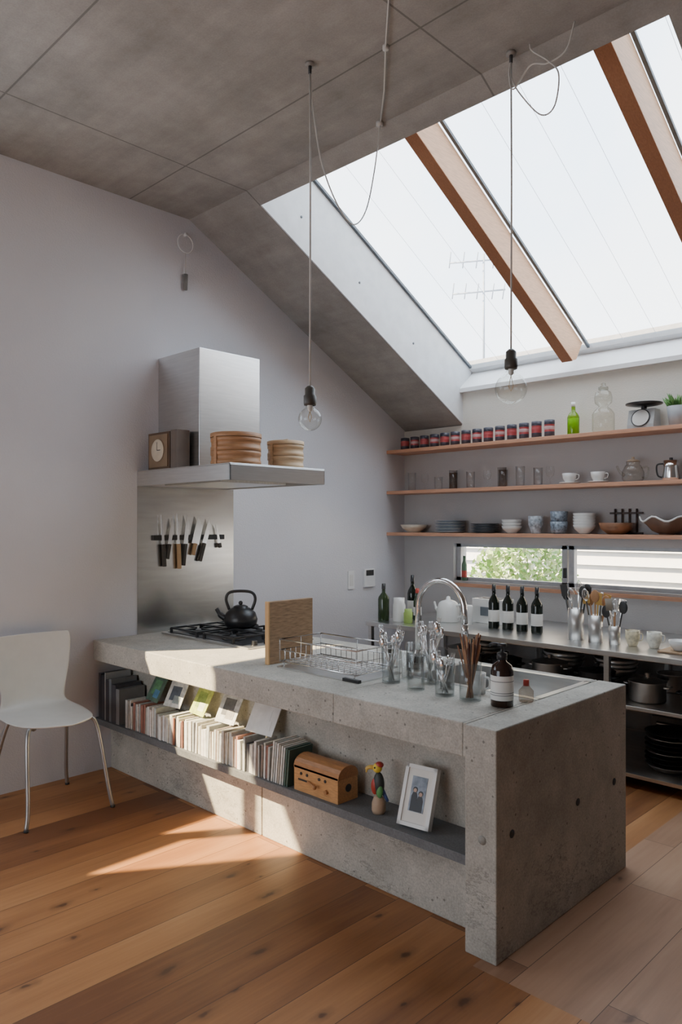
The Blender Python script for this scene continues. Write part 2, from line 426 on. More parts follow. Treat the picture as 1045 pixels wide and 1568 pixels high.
# ------------------------------------------------------------------ concrete island
IY=2.336; IYB=3.43; IX=-1.485; PX=-1.622; ZT=.853; ZB=.723
b = B('kitchen_island', .005)
hx0,hx1,hy0,hy1=-2.33,-1.64,2.87,3.35
e=.001
b.box((XL+e,IY,ZB),(hx0,IYB,ZT),CONC).box((hx1,IY+.0,ZB),(PX-.002,IYB,ZT),CONC)
b.box((hx0,IY,ZB),(hx1,hy0,ZT),CONC).box((hx0,hy1,ZB),(hx1,IYB,ZT),CONC)
b.box((PX,IY-.012,0),(IX,IYB,ZT),CONC)
b.box((XL+e,2.46,0),(-2.975,3.3,.31),CONC).box((-2.969,2.46,0),(PX,3.3,.31),CONC)
b.box((XL+e,2.56,.31),(PX,3.3,ZB),CONC)
isl=b.done(False)
b = B('formwork_tie_holes')
DK=M('hole_shade',(.05,.05,.05),.9)  # flat discs on the face, shade inside the holes painted as near-black
for y,z in ((2.95,.43),(2.43,.45),(3.30,.43)): b.cyl((IX,y,z),(IX+.0015,y,z),.016,DK)
b.cyl((-1.545,IY-.012,.44),(-1.545,IY-.0138,.44),.017,M('hole_light',(.3,.29,.26),.9))
th_=b.done(False); th_.parent=isl
b = B('island_shelf',.002); b.box((XL+e,2.345,.312),(PX-.001,2.559,.35),CONCD); b.done(False)
b = B('kitchen_sink')
b.box((hx0-.02,hy0-.02,ZT),(hx1+.02,hy0+.012,ZT+.003),STEEL).box((hx0-.02,hy1-.012,ZT),(hx1+.02,hy1+.02,ZT+.003),STEEL)
b.box((hx0-.02,hy0,ZT),(hx0+.012,hy1,ZT+.003),STEEL).box((hx1-.012,hy0,ZT),(hx1+.02,hy1,ZT+.003),STEEL)
b.box((hx0+.002,hy0+.002,.73),(hx0+.008,hy1-.002,ZT),STEEL).box((hx1-.008,hy0+.002,.73),(hx1-.002,hy1-.002,ZT),STEEL)
b.box((hx0+.002,hy0+.002,.73),(hx1-.002,hy0+.008,ZT),STEEL).box((hx0+.002,hy1-.008,.73),(hx1-.002,hy1-.002,ZT),STEEL)
b.box((hx0+.002,hy0+.002,.724),(hx1-.002,hy1-.002,.73),STEEL)
b.cyl((-2.0,3.1,.73),(-2.0,3.1,.736),.045,CHROME)
b.done()
b = B('kitchen_faucet')
fx,fy=-2.50,3.15
pts=[(fx,fy,ZT),(fx,fy,ZT+.30)]+[(fx+.15-.15*math.cos(a),fy,ZT+.30+.155*math.sin(a)) for a in [math.pi*k/14 for k in range(1,14)]]+[(fx+.30,fy,ZT+.30),(fx+.302,fy,ZT+.23)]
b.tube(pts,.015,CHROME,12)
b.lathe((fx,fy,ZT),[(0,0),(.03,0),(.03,.012),(.022,.02),(.022,.07),(.013,.08)],CHROME)
b.tube([(fx,fy-.02,ZT+.05),(fx+.01,fy-.05,ZT+.055),(fx+.02,fy-.11,ZT+.07)],.006,CHROME)
b.cyl((fx+.302,fy,ZT+.18),(fx+.302,fy,ZT+.24),.018,CHROME)
b.done()

# ------------------------------------------------------------------ gas hob
b = B('gas_cooktop',.002)
cx0,cx1,cy0,cy1=-4.44,-3.50,2.79,3.33; zc=ZT
b.box((cx0,cy0,zc),(cx1,cy1,zc+.012),STEELB)
b.box((cx0+.03,cy0+.03,zc+.012),(cx1-.09,cy1-.03,zc+.016),BLACK)
for bx_,by_,r in ((-4.2,2.93,.045),(-4.2,3.19,.055),(-3.82,2.93,.055),(-3.82,3.19,.045)):
    b.lathe((bx_,by_,zc+.016),[(0,0),(r+.02,0),(r+.02,.006),(r,.010),(r,.022),(r*.8,.026),(0,.026)],BLACK)
    g=.15; zg=zc+.05
    b.box((bx_-g,by_-.006,zg-.008),(bx_-.03,by_+.006,zg+.004),BLACK).box((bx_+.03,by_-.006,zg-.008),(bx_+g,by_+.006,zg+.004),BLACK)
    b.box((bx_-.006,by_-.12,zg-.008),(bx_+.006,by_-.03,zg+.004),BLACK).box((bx_-.006,by_+.03,zg-.008),(bx_+.006,by_+.12,zg+.004),BLACK)
    for (dx,dy) in ((-g,0),(g,0)):
        b.box((bx_+dx-.006,by_-.12,zg-.008),(bx_+dx+.006,by_+.12,zg+.004),BLACK)
    for dy in (-.12,.12): b.box((bx_-g,by_+dy-.006,zg-.008),(bx_+g,by_+dy+.006,zg+.004),BLACK)
    for dx in (-g,g):
        for dy in (-.12,.12): b.box((bx_+dx-.008,by_+dy-.008,zc+.014),(bx_+dx+.008,by_+dy+.008,zg),BLACK)
for y in (2.88,2.98,3.14,3.24): b.cyl((-3.55,y,zc+.012),(-3.55,y,zc+.04),.02,BLACK,.017)
b.done()
b = B('black_kettle')
kx,ky,kz=-4.03,3.15,zc+.0545
b.lathe((kx,ky,kz),[(0,0),(.09,0),(.108,.012),(.115,.05),(.10,.095),(.065,.125),(.05,.13),(.05,.137),(.03,.146),(0,.15)],BLACK,28)
b.sphere((kx,ky,kz+.16),.015,BLACK)
b.tube(catmull([(kx-.06,ky-.06,kz+.05),(kx-.10,ky-.09,kz+.075),(kx-.125,ky-.11,kz+.12)],6),[.026]*4+[.02]*4+[.014]*5,BLACK,10)
b.tube(catmull([(kx-.055,ky-.055,kz+.115),(kx-.07,ky-.07,kz+.19),(kx-.045,ky-.045,kz+.235),(kx+.045,ky+.045,kz+.235),(kx+.07,ky+.07,kz+.19),(kx+.055,ky+.055,kz+.115)],6),.010,BLACK,8)
b.done()
b = B('steel_backsplash'); b.box((XL+.001,2.655,ZT),(XL+.006,3.467,1.86),M('splash_steel',(.66,.65,.63),.26,1,var=.08,scale=3,stretch=(1,1,10))); b.done()
b = B('knife_rack',.001)
xk=XL+.006
b.box((xk,2.77,1.49),(xk+.018,3.37,1.525),BLACKM)
KH=M('knife_handle',(.04,.035,.03),.5); KW=M('knife_handle_wood',(.42,.27,.14),.5); KB=M('knife_blade',(.75,.75,.75),.22,1)
for y,up,wd,dn,h,tilt in ((2.84,.16,.022,.19,KH,.06),(2.90,.14,.030,.14,KH,-.18),(2.965,.17,.020,.21,KW,.04),(3.03,.16,.036,.19,KH,-.12),(3.12,.15,.065,.12,KW,-.25),(3.20,.14,.040,.17,KH,-.3),(3.31,.10,.022,.07,KH,.2)):
    b.T=Matrix.Translation((xk+.02,y,1.507)) @ Matrix.Rotation(tilt,4,'X')
    b.add([(0,-wd/2,-.05),(0,wd/2,-.05),(0,wd/2,up*.6),(0,-wd/2+.004,up),(.003,-wd/2,-.05),(.003,wd/2,-.05),(.003,wd/2,up*.6),(.003,-wd/2+.004,up)],
          [(0,1,2,3),(7,6,5,4),(0,4,5,1),(1,5,6,2),(2,6,7,3),(3,7,4,0)],KB)
    b.box((-.006,-.012,-.05-dn+.04),(.012,.012,-.045),h)
b.T=Matrix.Identity(4)
b.done()
b = B('range_hood',.003)
hx,hy0_,hy1_=-3.50,2.655,3.43; XH=XL+.001
b.box((XH,hy0_,1.955),(hx,hy1_,1.962),STEEL)
for a,c in (((XH,hy0_,1.86),(hx,hy0_+.01,1.955)),((hx-.01,hy0_,1.86),(hx,hy1_,1.955)),((XH,hy1_-.01,1.86),(hx,hy1_,1.955))): b.box(a,c,STEEL)
b.box((XH,hy0_+.01,1.885),(hx-.01,hy1_-.01,1.892),STEELB)
b.box((XH+.15,hy0_+.12,1.862),(hx-.25,hy1_-.12,1.885),STEELB)
b.box((XH,2.82,1.962),(-4.04,3.325,2.75),STEEL)
b.done()
def steamer(name,c,r,h,mat,lid):
    b=B(name); x,y,z=c
    n=2; hh=h*.42
    for k in range(n):
        z0=z+k*hh
        b.lathe((x,y,z0),[(0,0),(r,0),(r,hh*.30),(r-.004,hh*.31),(r-.004,hh*.68),(r,hh*.70),(r,hh*.97),(r-.012,hh*.97),(0,hh*.97)],mat,32)
    z0=z+n*hh
    b.lathe((x,y,z0),[(r+.003,0),(r+.003,h*.12),(r-.004,h*.135),(r*.6,h*.155),(0,h*.16)],lid,32)
    b.box((x-.012,y-r-.003,z),(x+.012,y-r+.003,z+h*.84),lid)
    b.tube([(x-.03,y,z0+h*.155),(x-.02,y,z0+h*.2),(x+.02,y,z0+h*.2),(x+.03,y,z0+h*.155)],.004,lid)
    b.done()
steamer('bamboo_steamer',(-3.68,2.84,1.9625),.155,.20,BAMBOO,BAMBOO)
steamer('bamboo_steamer',(-3.65,3.22,1.9625),.118,.18,BAMBOOL,BAMBOOL)
b=B('table_clock',.003)
b.box((-4.46,2.70,1.9625),(-4.20,2.77,2.21),M('clock_case',(.10,.06,.035),.4))
b.box((-4.44,2.694,1.98),(-4.22,2.70,2.195),M('clock_face_panel',(.22,.15,.09),.5))
b.lathe((-4.33,2.694,2.09),[(0,0),(.07,0),(.075,-.004),(.07,-.008),(0,-.008)],M('clock_dial',(.6,.52,.4),.5),28,(0,1,0))
b.box((-4.333,2.684,2.09),(-4.328,2.687,2.145),BLACKM); b.box((-4.33,2.684,2.088),(-4.29,2.687,2.093),BLACKM)
b.box((-4.19,2.70,1.9625),(-4.12,2.80,2.215),M('dark_tin',(.14,.11,.09),.35))
b.done()

# ------------------------------------------------------------------ cutting board, dish rack
b=B('cutting_board',.003)
b.box((-3.075,2.575,ZT),(-3.045,2.89,ZT+.335),BOARD); b.box((-3.0755,2.566,ZT),(-3.0445,2.576,ZT+.336),BOARDE)
b.done()
b=B('dish_rack')
rx0,rx1,ry0,ry1=-2.97,-2.42,2.58,2.88; WR=M('rack_wire',(.62,.62,.62),.25,1)
b.box((rx0,ry0-.02,ZT),(rx1+.03,ry1,ZT+.006),STEEL); 
b.box((rx1-.07,ry0-.022,ZT),(rx1+.035,ry0-.002,ZT+.014),BLACK)
for z in (ZT+.03,ZT+.145):
    b.tube([(rx0,ry0,z),(rx1,ry0,z),(rx1,ry1,z),(rx0,ry1,z)],.0042,WR,6,True)
b.tube([(rx0,ry0,ZT+.09),(rx1,ry0,ZT+.09),(rx1,ry1,ZT+.09),(rx0,ry1,ZT+.09)],.003,WR,6,True)
for k in range(15):
    x=rx0+(rx1-rx0)*k/14; zz=ZT+.145 if k%7==0 else ZT+.09
    b.tube([(x,ry0,zz),(x,ry0,ZT+.03),(x,ry1,ZT+.03),(x,ry1,zz)],.0022,WR,5)
for k in range(9):
    y=ry0+(ry1-ry0)*k/8; zz=ZT+.145 if k%4==0 else ZT+.09
    b.tube([(rx0,y,zz),(rx0,y,ZT+.03),(rx1,y,ZT+.03),(rx1,y,zz)],.0022,WR,5)
for x in (rx0+.02,rx1-.02):
    for y in (ry0+.01,ry1-.01): b.cyl((x,y,ZT+.005),(x,y,ZT+.03),.004,WR)
b.done()

# ------------------------------------------------------------------ glassware with cutlery on island
def glass_prof(r,h,flare=1.0,wall=.0025):
    return [(0,0),(r,0),(r*flare,h),(r*flare-wall,h),(r-wall,.008),(0,.008)]
def tumbler(b,c,r,h,flare=1.1,m=None):
    b.lathe(c,glass_prof(r,h,flare),m or GLASS,24)
    b.ring((c[0],c[1],c[2]+h),r*flare-.001,.0014,m or GLASS)
def cutlery(b,c,n,h,spread,mat,wood=False):
    for i in range(n):
        a=random.uniform(0,6.283); s0=random.uniform(0,.4)*spread; s1=random.uniform(.6,1.2)*spread
        p0=Vector(c)+Vector((math.cos(a+2.6)*s0,math.sin(a+2.6)*s0,.01)); p1=Vector(c)+Vector((math.cos(a)*s1,math.sin(a)*s1,h*random.uniform(.8,1.08)))
        if wood: b.tube([p0,p1],[.0022,.0034],mat[i%len(mat)],6)
        else:
            b.tube([p0,p1],.0030,mat,6)
            d=(p1-p0).normalized(); q=p1+d*.012
            if i%3==0: b.sphere(q,.016,mat,(1,.6,1.6),10,8)
            elif i%3==1:
                for o in (-.008,-.003,.003,.008): b.tube([p1+Vector((o*.7,o*.7,-.005)),p1+Vector((o*.7,o*.7,0))+d*.045],.0015,mat,4)
                b.tube([p1+Vector((-.006,-.006,-.003)),p1+Vector((.006,.006,-.003))],.004,mat,5)
            else: b.tube([p1,p1+d*.03],[.007,.004],mat,6)
b=B('glass_cutlery_jar'); c=(-2.296,2.69,ZT); tumbler(b,c,.043,.165); cutlery(b,c,11,.225,.050,CHROME); b.done()
b=B('glass_cutlery_jar'); c=(-2.15,2.80,ZT); tumbler(b,c,.042,.155); cutlery(b,c,14,.25,.050,CHROME); b.done()
b=B('glass_cutlery_jar'); c=(-1.955,2.65,ZT); tumbler(b,c,.042,.14); cutlery(b,c,9,.16,.042,CHROME); b.done()
b=B('beer_mug'); c=(-2.12,2.655,ZT); b.lathe(c,glass_prof(.040,.155,1.06,.005),GLASS); b.ring((c[0],c[1],c[2]+.155),.040,.003,GLASS)
b.tube(catmull([(c[0]-.039,c[1]-.01,c[2]+.13),(c[0]-.078,c[1]-.03,c[2]+.125),(c[0]-.083,c[1]-.03,c[2]+.055),(c[0]-.039,c[1]-.01,c[2]+.03)],6),.006,GLASS,8); b.done()
b=B('chopstick_jar'); c=(-1.825,2.655,ZT); tumbler(b,c,.046,.16,1.05)
cutlery(b,c,34,.27,.045,[M('chopstick_a',(.22,.09,.04),.5),M('chopstick_b',(.38,.2,.1),.5),M('chopstick_c',(.08,.03,.02),.4)],True); b.done()
for c,r,h in (((-2.41,3.0,ZT),.036,.14),((-2.30,2.815,ZT),.030,.13),((-2.03,2.77,ZT),.032,.14),((-2.57,2.99,ZT),.03,.15)):
    b=B('drinking_glass'); tumbler(b,c,r,h); b.done()
b=B('white_mug'); c=(-1.88,2.79,ZT); b.lathe(c,glass_prof(.036,.09,1.05,.004),CERW)
b.tube(catmull([(c[0]+.036,c[1],c[2]+.075),(c[0]+.062,c[1],c[2]+.07),(c[0]+.062,c[1],c[2]+.035),(c[0]+.036,c[1],c[2]+.02)],5),.005,CERW); b.done()
b=B('amber_pump_bottle'); b.T=Matrix.Translation((-1.675,2.665,ZT))@Matrix.Scale(1.16,4)
LP=M('label_print',(.2,.2,.2),.7)
b.lathe((0,0,0),[(0,0),(.037,0),(.040,.004),(.040,.125),(.034,.145),(.016,.158),(.015,.168)],AMBER,32)
b.lathe((0,0,0),[(.0405,.025),(.0407,.026),(.0407,.11),(.0405,.111)],LABEL,32)
b.lathe((0,0,.165),[(.0,0),(.018,0),(.018,.022),(.006,.026),(.005,.045),(.016,.046),(.016,.056),(0,.058)],BLACK)
b.tube([(0,0,.217),(-.035,-.01,.219),(-.045,-.013,.211)],.005,BLACK)
for z in (.09,.05,.042): b.lathe((0,0,z),[(.0409,0),(.0410,.0005),(.0410,.002),(.0409,.0025)],LP,32)
b.T=Matrix.Identity(4); b.done()
b=B('detergent_bottle'); c=(-1.645,2.805,ZT)
b.lathe(c,[(0,0),(.029,0),(.031,.005),(.031,.045),(.016,.062),(.012,.068)],glass_mat('soap_glass',(.8,.75,.7),(.5,.4,.35)))
b.lathe((c[0],c[1],c[2]+.066),[(0,0),(.013,0),(.012,.025),(0,.026)],RED); b.done()

# ------------------------------------------------------------------ shelf contents in island niche
b=B('cd_and_book_row')
zs=.35; x=-4.17
pal=[(.75,.72,.66),(.82,.80,.76),(.62,.58,.5),(.25,.2,.17),(.75,.62,.55),(.5,.52,.5),(.08,.08,.09),(.68,.66,.62),(.35,.16,.12),(.72,.7,.6),(.45,.42,.36),(.78,.78,.76)]
mats=[M('spine_%d'%i,c,.5,var=.15,scale=40) for i,c in enumerate(pal)]
while x<-2.80:
    w=random.choice((.009,.011,.014,.018,.024)); h=random.uniform(.135,.175); dy=random.uniform(0,.012)
    lean=random.choice((0,0,0,.03,.05))
    b.T=Matrix.Translation((x,2.358+dy,zs))@Matrix.Rotation(lean,4,'Y')
    m=random.choice(mats)
    b.box((0,0,0.001),(w,.135,h),m)
    x+=w+.0015
GS=M('green_sleeve',(.07,.12,.10),.5)
for i in range(8):
    b.T=Matrix.Translation((-2.785+i*.016,2.36,zs+.002))@Matrix.Rotation(.10,4,'Y')
    b.box((0,0,0),(.010,.15,.20-.003*i),[mats[0],mats[5],mats[1],mats[10],mats[0],mats[5],GS,GS][i])
b.T=Matrix.Identity(4)
b.done()
b=B('large_book_stack')
x=-4.50
for w,h,c in ((.03,.29,(.05,.05,.06)),(.04,.28,(.09,.1,.11)),(.012,.30,(.35,.36,.36)),(.035,.26,(.04,.04,.05)),(.03,.27,(.16,.17,.18)),(.05,.24,(.06,.06,.07)),(.04,.22,(.2,.2,.2))):
    b.box((x,2.36,zs),(x+w,2.54,zs+h),M('bigbook%.3f'%(w+h),c,.4)); x+=w+.004
b.done()
def cover(x,w,h,cols,rz=0,z=.5275,y=2.44):
    b=B('record_sleeve')
    b.T=Matrix.Translation((x,y,z))@Matrix.Rotation(rz,4,'Z')@Matrix.Rotation(math.radians(-28),4,'X')
    b.box((-w/2,0,0),(w/2,.004,h),cols[0])
    b.box((-w*.3,-.001,h*.25),(w*.25,0,h*.8),cols[1]); b.box((-w*.05,-.0015,h*.15),(w*.35,-.001,h*.45),cols[2])
    b.done()
C=lambda n,c: M(n,c,.4,var=.3,scale=30)
SW=M('sleeve_white',(.74,.74,.73),.4)
cover(-4.0,.17,.165,(C('c1',(.10,.16,.12)),C('c2',(.12,.28,.14)),C('c3',(.1,.25,.4))),-.15)
cover(-3.78,.15,.155,(C('c4',(.65,.65,.62)),C('c5',(.1,.12,.15)),C('c6',(.3,.35,.35))),.1)
cover(-3.53,.16,.165,(C('c7',(.55,.62,.15)),C('c8',(.3,.4,.1)),C('c9',(.75,.75,.5))),-.1)
cover(-3.27,.16,.17,(C('c10',(.55,.55,.53)),C('c11',(.12,.12,.12)),C('c12',(.3,.28,.25))),.05)
cover(-2.98,.20,.165,(SW,SW,SW),.05)
b=B('wooden_music_box',.003)
x0,x1,y0,y1=-2.625,-2.335,2.37,2.50
n=8; top=[(y0+(y1-y0)*(.5-.5*math.cos(math.pi*k/n)), zs+.115+.045*math.sin(math.pi*k/n)) for k in range(n+1)]
b.prism([(y0,zs)]+top+[(y1,zs)],x0,x1,TAN)
b.prism([(yy,zz+.001) for yy,zz in top]+[(y1,top[-1][1]-.01),(y0,top[0][1]-.01)],x0-.003,x1+.003,TAND)
b.cyl((x1-.001,2.437,zs+.06),(x1+.003,2.437,zs+.06),.018,BLACKM)
for dx in (.05,.09,.17,.21): b.cyl((x0+dx,y0-.003,zs+.085),(x0+dx,y0+.001,zs+.085),.007,BLACKM)
b.tube([(x0+.10,y0-.006,zs+.06),(x0+.17,y0-.03,zs+.055)],.005,TAND); b.sphere((x0+.17,y0-.03,zs+.055),.010,TAND)
b.box((x0+.03,y0-.003,zs+.052),(x0+.10,y0,zs+.060),BLACKM)
b.cyl((x0+.22,y0+.0,zs+.04),(x0+.22,y0-.012,zs+.04),.010,TAND)
b.done()
b=B('parrot_figurine')
px_,py_=-2.145,2.43
b.lathe((px_,py_,zs),[(0,0),(.026,0),(.031,.015),(.030,.045),(.022,.068),(.010,.075),(0,.076)],M('figurine_base',(.45,.32,.22),.5))
b.sphere((px_,py_,zs+.125),.026,M('parrot_black',(.04,.05,.05),.5),(1,.9,2.0))
b.sphere((px_-.012,py_-.012,zs+.115),.018,RED,(1,.8,2.0)); b.sphere((px_+.012,py_-.008,zs+.10),.016,M('parrot_green',(.1,.3,.1),.5),(1,.8,2.0))
b.sphere((px_-.004,py_-.004,zs+.195),.021,YEL); b.sphere((px_+.002,py_+.002,zs+.208),.019,RED,(1,1,.7))
b.tube(catmull([(px_-.015,py_-.012,zs+.197),(px_-.036,py_-.03,zs+.195),(px_-.042,py_-.034,zs+.175)],5),[.010]*4+[.008]*4+[.004]*3,M('parrot_beak',(.7,.45,.1),.4))
b.tube([(px_+.01,py_+.01,zs+.10),(px_+.028,py_+.028,zs+.05)],[.010,.006],M('parrot_tail',(.1,.15,.4),.5))
for s_ in (-1,1): b.sphere((px_-.01+s_*.008,py_-.018-s_*.006,zs+.20),.004,BLACK)
b.cyl((px_-.008,py_,zs+.07),(px_-.008,py_,zs+.085),.004,YEL); b.cyl((px_+.008,py_,zs+.07),(px_+.008,py_,zs+.085),.004,YEL)
b.done()
b=B('picture_frame',.002)
b.T=Matrix.Translation((-1.925,2.385,zs+.012))@Matrix.Rotation(math.radians(8),4,'Z')@Matrix.Rotation(math.radians(-20),4,'X')
w,h=.075,.245
b.box((-w,0,0),(-w+.016,.03,h),CERW).box((w-.016,0,0),(w,.03,h),CERW).box((-w,0,0),(w,.03,.016),CERW).box((-w,0,h-.016),(w,.03,h),CERW)
b.box((-w+.016,.006,.016),(w-.016,.028,h-.016),LABEL)
b.box((-.036,.004,.06),(.036,.006,h-.045),M('photo_grey',(.22,.26,.32),.3,var=.5,scale=25))
PH=M('photo_dark',(.015,.015,.02),.4); SK=M('photo_skin',(.5,.33,.25),.5)
for dx,zt_,ww in ((-.014,.15,.014),(.014,.137,.015)):
    pts_=[(dx-ww,.003,.062),(dx+ww,.003,.062),(dx+ww,.003,zt_-.03),(dx+ww*.6,.003,zt_-.014),(dx-ww*.6,.003,zt_-.014),(dx-ww,.003,zt_-.03)]
    b.add(pts_,[(0,1,2,3,4,5)],PH)
    b.cyl((dx,.0025,zt_-.003),(dx,.0035,zt_-.003),.011,PH); b.cyl((dx,.002,zt_-.006),(dx,.003,zt_-.006),.008,SK)
b.done()

# ------------------------------------------------------------------ chair
b=B('dining_chair')
cx,cy=-4.13,1.87
prof=[]
for k in range(9):
    t=k/8; x_=.27-.40*t; hw=.235*math.sqrt(max(0,1-((1-t)**2.6)*.97)) if t<1 else .235
    prof.append((x_,.515-.010*math.sin(math.pi*t)+.0,max(hw,.03)))
prof+= [(-.175,.518,.228),(-.205,.530,.212),(-.226,.552,.195),(-.240,.585,.185),(-.250,.64,.190),(-.262,.72,.210),(-.275,.80,.228),(-.288,.87,.240),(-.298,.92,.243),(-.303,.945,.240),(-.305,.953,.232)]
ns=13; vs=[];fs=[]
for i,(x_,z_,hw) in enumerate(prof):
    for k in range(ns):
        s_=-1+2*k/(ns-1)
        cur=(s_*s_)*(.045 if z_>.6 else (.03*max(0,(z_-.515)/.085)))
        vs.append((cx+x_+cur, cy+s_*hw, z_+ (s_*s_*.006 if z_<.55 else 0)))
for i in range(len(prof)-1):
    for k in range(ns-1):
        fs.append((i*ns+k,i*ns+k+1,(i+1)*ns+k+1,(i+1)*ns+k))
me=bpy.data.meshes.new('seat_shell'); me.from_pydata(vs,[],fs); me.materials.append(CREAM)
for p in me.polygons: p.use_smooth=True
shell=bpy.data.objects.new('seat_shell',me); S.collection.objects.link(shell)
md=shell.modifiers.new('s','SOLIDIFY'); md.thickness=.012; md.offset=0
md=shell.modifiers.new('sub','SUBSURF'); md.levels=1; md.render_levels=2
LEG=M('leg_metal',(.42,.42,.42),.35,.8)
for (tx,ty),(gx,gy) in (((.14,-.17),(.25,-.24)),((.14,.17),(.25,.25)),((-.14,-.15),(-.29,-.24)),((-.14,.15),(-.29,.24))):
    b.tube(catmull([(cx,cy+ty*.5,.495),(cx+tx*.8,cy+ty*.8,.492),(cx+tx*1.15,cy+ty*1.15,.47),(cx+gx*.93,cy+gy*.93,.12),(cx+gx,cy+gy,.006)],6),.0115,LEG,8)
    b.cyl((cx+gx,cy+gy,0),(cx+gx,cy+gy,.012),.013,BLACKM)
b.box((cx-.12,cy-.12,.488),(cx+.12,cy+.12,.502),LEG)
ch=b.done()
shell.parent=ch; shell.matrix_parent_inverse=Matrix.Translation(-ch.location)

# ------------------------------------------------------------------ pendants
def pendant(x,y,zs_top,zc,r,loops,sock=M('dark_socket',(.07,.06,.05),.5)):
    b=B('pendant_bulb_lamp')
    b.cyl((x,y,3.775),(x,y,3.79),.022,M('ceiling_rose',(.25,.23,.21),.6)); b.tube([(x,y,3.78),(x,y,3.74)],.008,BLACKM)
    b.tube([(x,y,3.78),(x+.003,y,3.2),(x,y,zs_top)],.0045,CABLE)
    b.lathe((x,y,zs_top-.09),[(0,0),(.028,0),(.03,.01),(.03,.045),(.024,.05),(.024,.08),(.012,.092),(0,.095)],sock)
    zt=zs_top-.09
    pr=[]
    for k in range(15):
        a=math.pi*k/14*.86; pr.append((r*math.sin(a),zc-r*math.cos(a)))
    pr+= [(.019,zt-.004),(.017,zt+.005)]
    b.lathe((x,y,0),pr,BULB,32)
    b.lathe((x,y,zt-.03),[(.013,.03),(.012,.01),(.004,0)],CERW)
    b.tube([(x,y,zt-.03),(x-.012,y,zc+.01),(x,y,zc-.012),(x+.012,y,zc+.01),(x,y,zt-.03)],.0015,M('filament',(.5,.35,.15),.4))
    for L in loops: b.tube(catmull(L,10),.0035,CABLE,6)
    b.done()
pendant(-2.583,2.433,2.255,2.10,.056,[
 [(-2.583,2.433,3.76),(-2.575,2.45,3.55),(-2.57,2.50,3.33),(-2.565,2.60,3.165),(-2.60,2.75,3.12),(-2.65,2.90,3.25),(-2.68,3.0,3.50),(-2.69,3.06,3.785)]])
pendant(-1.855,3.028,2.41,2.23,.073,[
 [(-1.855,3.028,3.76),(-1.85,3.03,3.66),(-1.79,3.03,3.55),(-1.70,3.03,3.44),(-1.63,3.02,3.45),(-1.61,3.02,3.58),(-1.66,3.02,3.66),(-1.74,3.02,3.74),(-1.76,3.03,3.785)],
 [(-1.855,3.028,3.77),(-1.86,3.02,3.68),(-1.83,3.01,3.60),(-1.75,3.02,3.68),(-1.67,3.03,3.66),(-1.58,3.03,3.68),(-1.54,3.03,3.785)]])
b=B('ceiling_cable')
b.tube([(-1.98,2.31,3.784),(-2.24,2.585,3.78),(-2.47,2.84,3.782),(-2.69,3.06,3.784)],.004,CABLE)
b.cyl((-2.24,2.585,3.77),(-2.24,2.585,3.79),.014,CABLE); b.cyl((-2.69,3.055,3.77),(-2.69,3.055,3.79),.02,CABLE)
b.done()
b=B('wall_hook_lamp')
b.ring((XL+.02,3.03,3.60),.065,.004,WHITE,(1,0,0)); b.cyl((XL,3.03,3.665),(XL+.03,3.03,3.665),.012,WHITE)
b.tube([(XL+.02,3.03,3.535),(XL+.02,3.03,3.38)],.002,CABLE); b.cyl((XL+.02,3.03,3.27),(XL+.02,3.03,3.38),.014,M('grey_socket',(.2,.19,.18),.5),.018)
b.cyl((XL,3.03,3.33),(XL+.02,3.03,3.33),.008,WHITE)
b.done()
b=B('wall_socket',.002)
b.box((XL,4.72,1.03),(XL+.008,4.80,1.19),WHITE); b.box((XL+.008,4.74,1.06),(XL+.011,4.78,1.16),CERW); b.done()
b=B('intercom_panel',.002)
b.box((XL,4.92,1.04),(XL+.02,5.06,1.20),WHITE); b.box((XL+.02,4.94,1.14),(XL+.022,5.04,1.19),BLACK); b.done()

# ------------------------------------------------------------------ back shelves
SZ=(2.283,1.908,1.527); sy0=5.24
for z in SZ:
    b=B('wall_shelf',.002); b.box((XL+.001,sy0,z-.03),(-.8,YB-.001,z-.0005),WOODS); b.done()
zt=SZ[0]
b=B('spice_tins')
TN=M('tin_navy',(.05,.05,.07),.35); TR=M('tin_red',(.40,.07,.075),.35); TP=M('tin_label',(.5,.33,.33),.5)
for k in range(14):
    x=-4.38+k*1.46/13; y=5.33; q=.85+.2*k/13
    b.lathe((x,y,zt),[(0,0),(.040,0),(.040,.04*q)],TN,18); b.lathe((x,y,zt),[(.040,.04*q),(.040,.095*q)],TR,18)
    b.lathe((x,y,zt),[(.040,.095*q),(.041,.097*q),(.041,.128*q),(.034,.13*q),(0,.128*q)],TN,18)
    b.lathe((x,y,zt),[(.0403,.055*q),(.0408,.056*q),(.0408,.080*q),(.0403,.081*q)],TP if k%2 else TR,18)
b.done()
b=B('green_bottle'); c=(-2.73,5.35,zt)
b.lathe(c,[(0,0),(.042,0),(.045,.01),(.045,.14),(.034,.165),(.016,.185),(.015,.22)],GREENG); b.lathe(c,[(0,.01),(.040,.012),(.040,.13),(0,.132)],M('green_liquid',(.45,.6,.12),.3)); b.lathe((c[0],c[1],c[2]+.22),[(0,0),(.016,0),(.016,.035),(0,.035)],CERW); b.done()
b=B('glass_flask'); c=(-2.49,5.35,zt)
b.lathe(c,[(0,0),(.07,0),(.08,.02),(.08,.14),(.06,.17),(.035,.19),(.035,.20),(.06,.22),(.065,.26),(.055,.30),(.025,.32)],glass_mat('flask_glass',(.93,.93,.90),(.6,.6,.57)),28)
b.lathe((c[0],c[1],c[2]+.32),[(0,0),(.035,0),(.035,.02),(.014,.03),(.018,.045),(0,.055)],glass_mat('lid_glass',(.8,.8,.76),(.5,.5,.48))); b.done()
b=B('kitchen_scale',.003); c=(-2.19,5.36,zt)
b.T=Matrix.Translation(c)
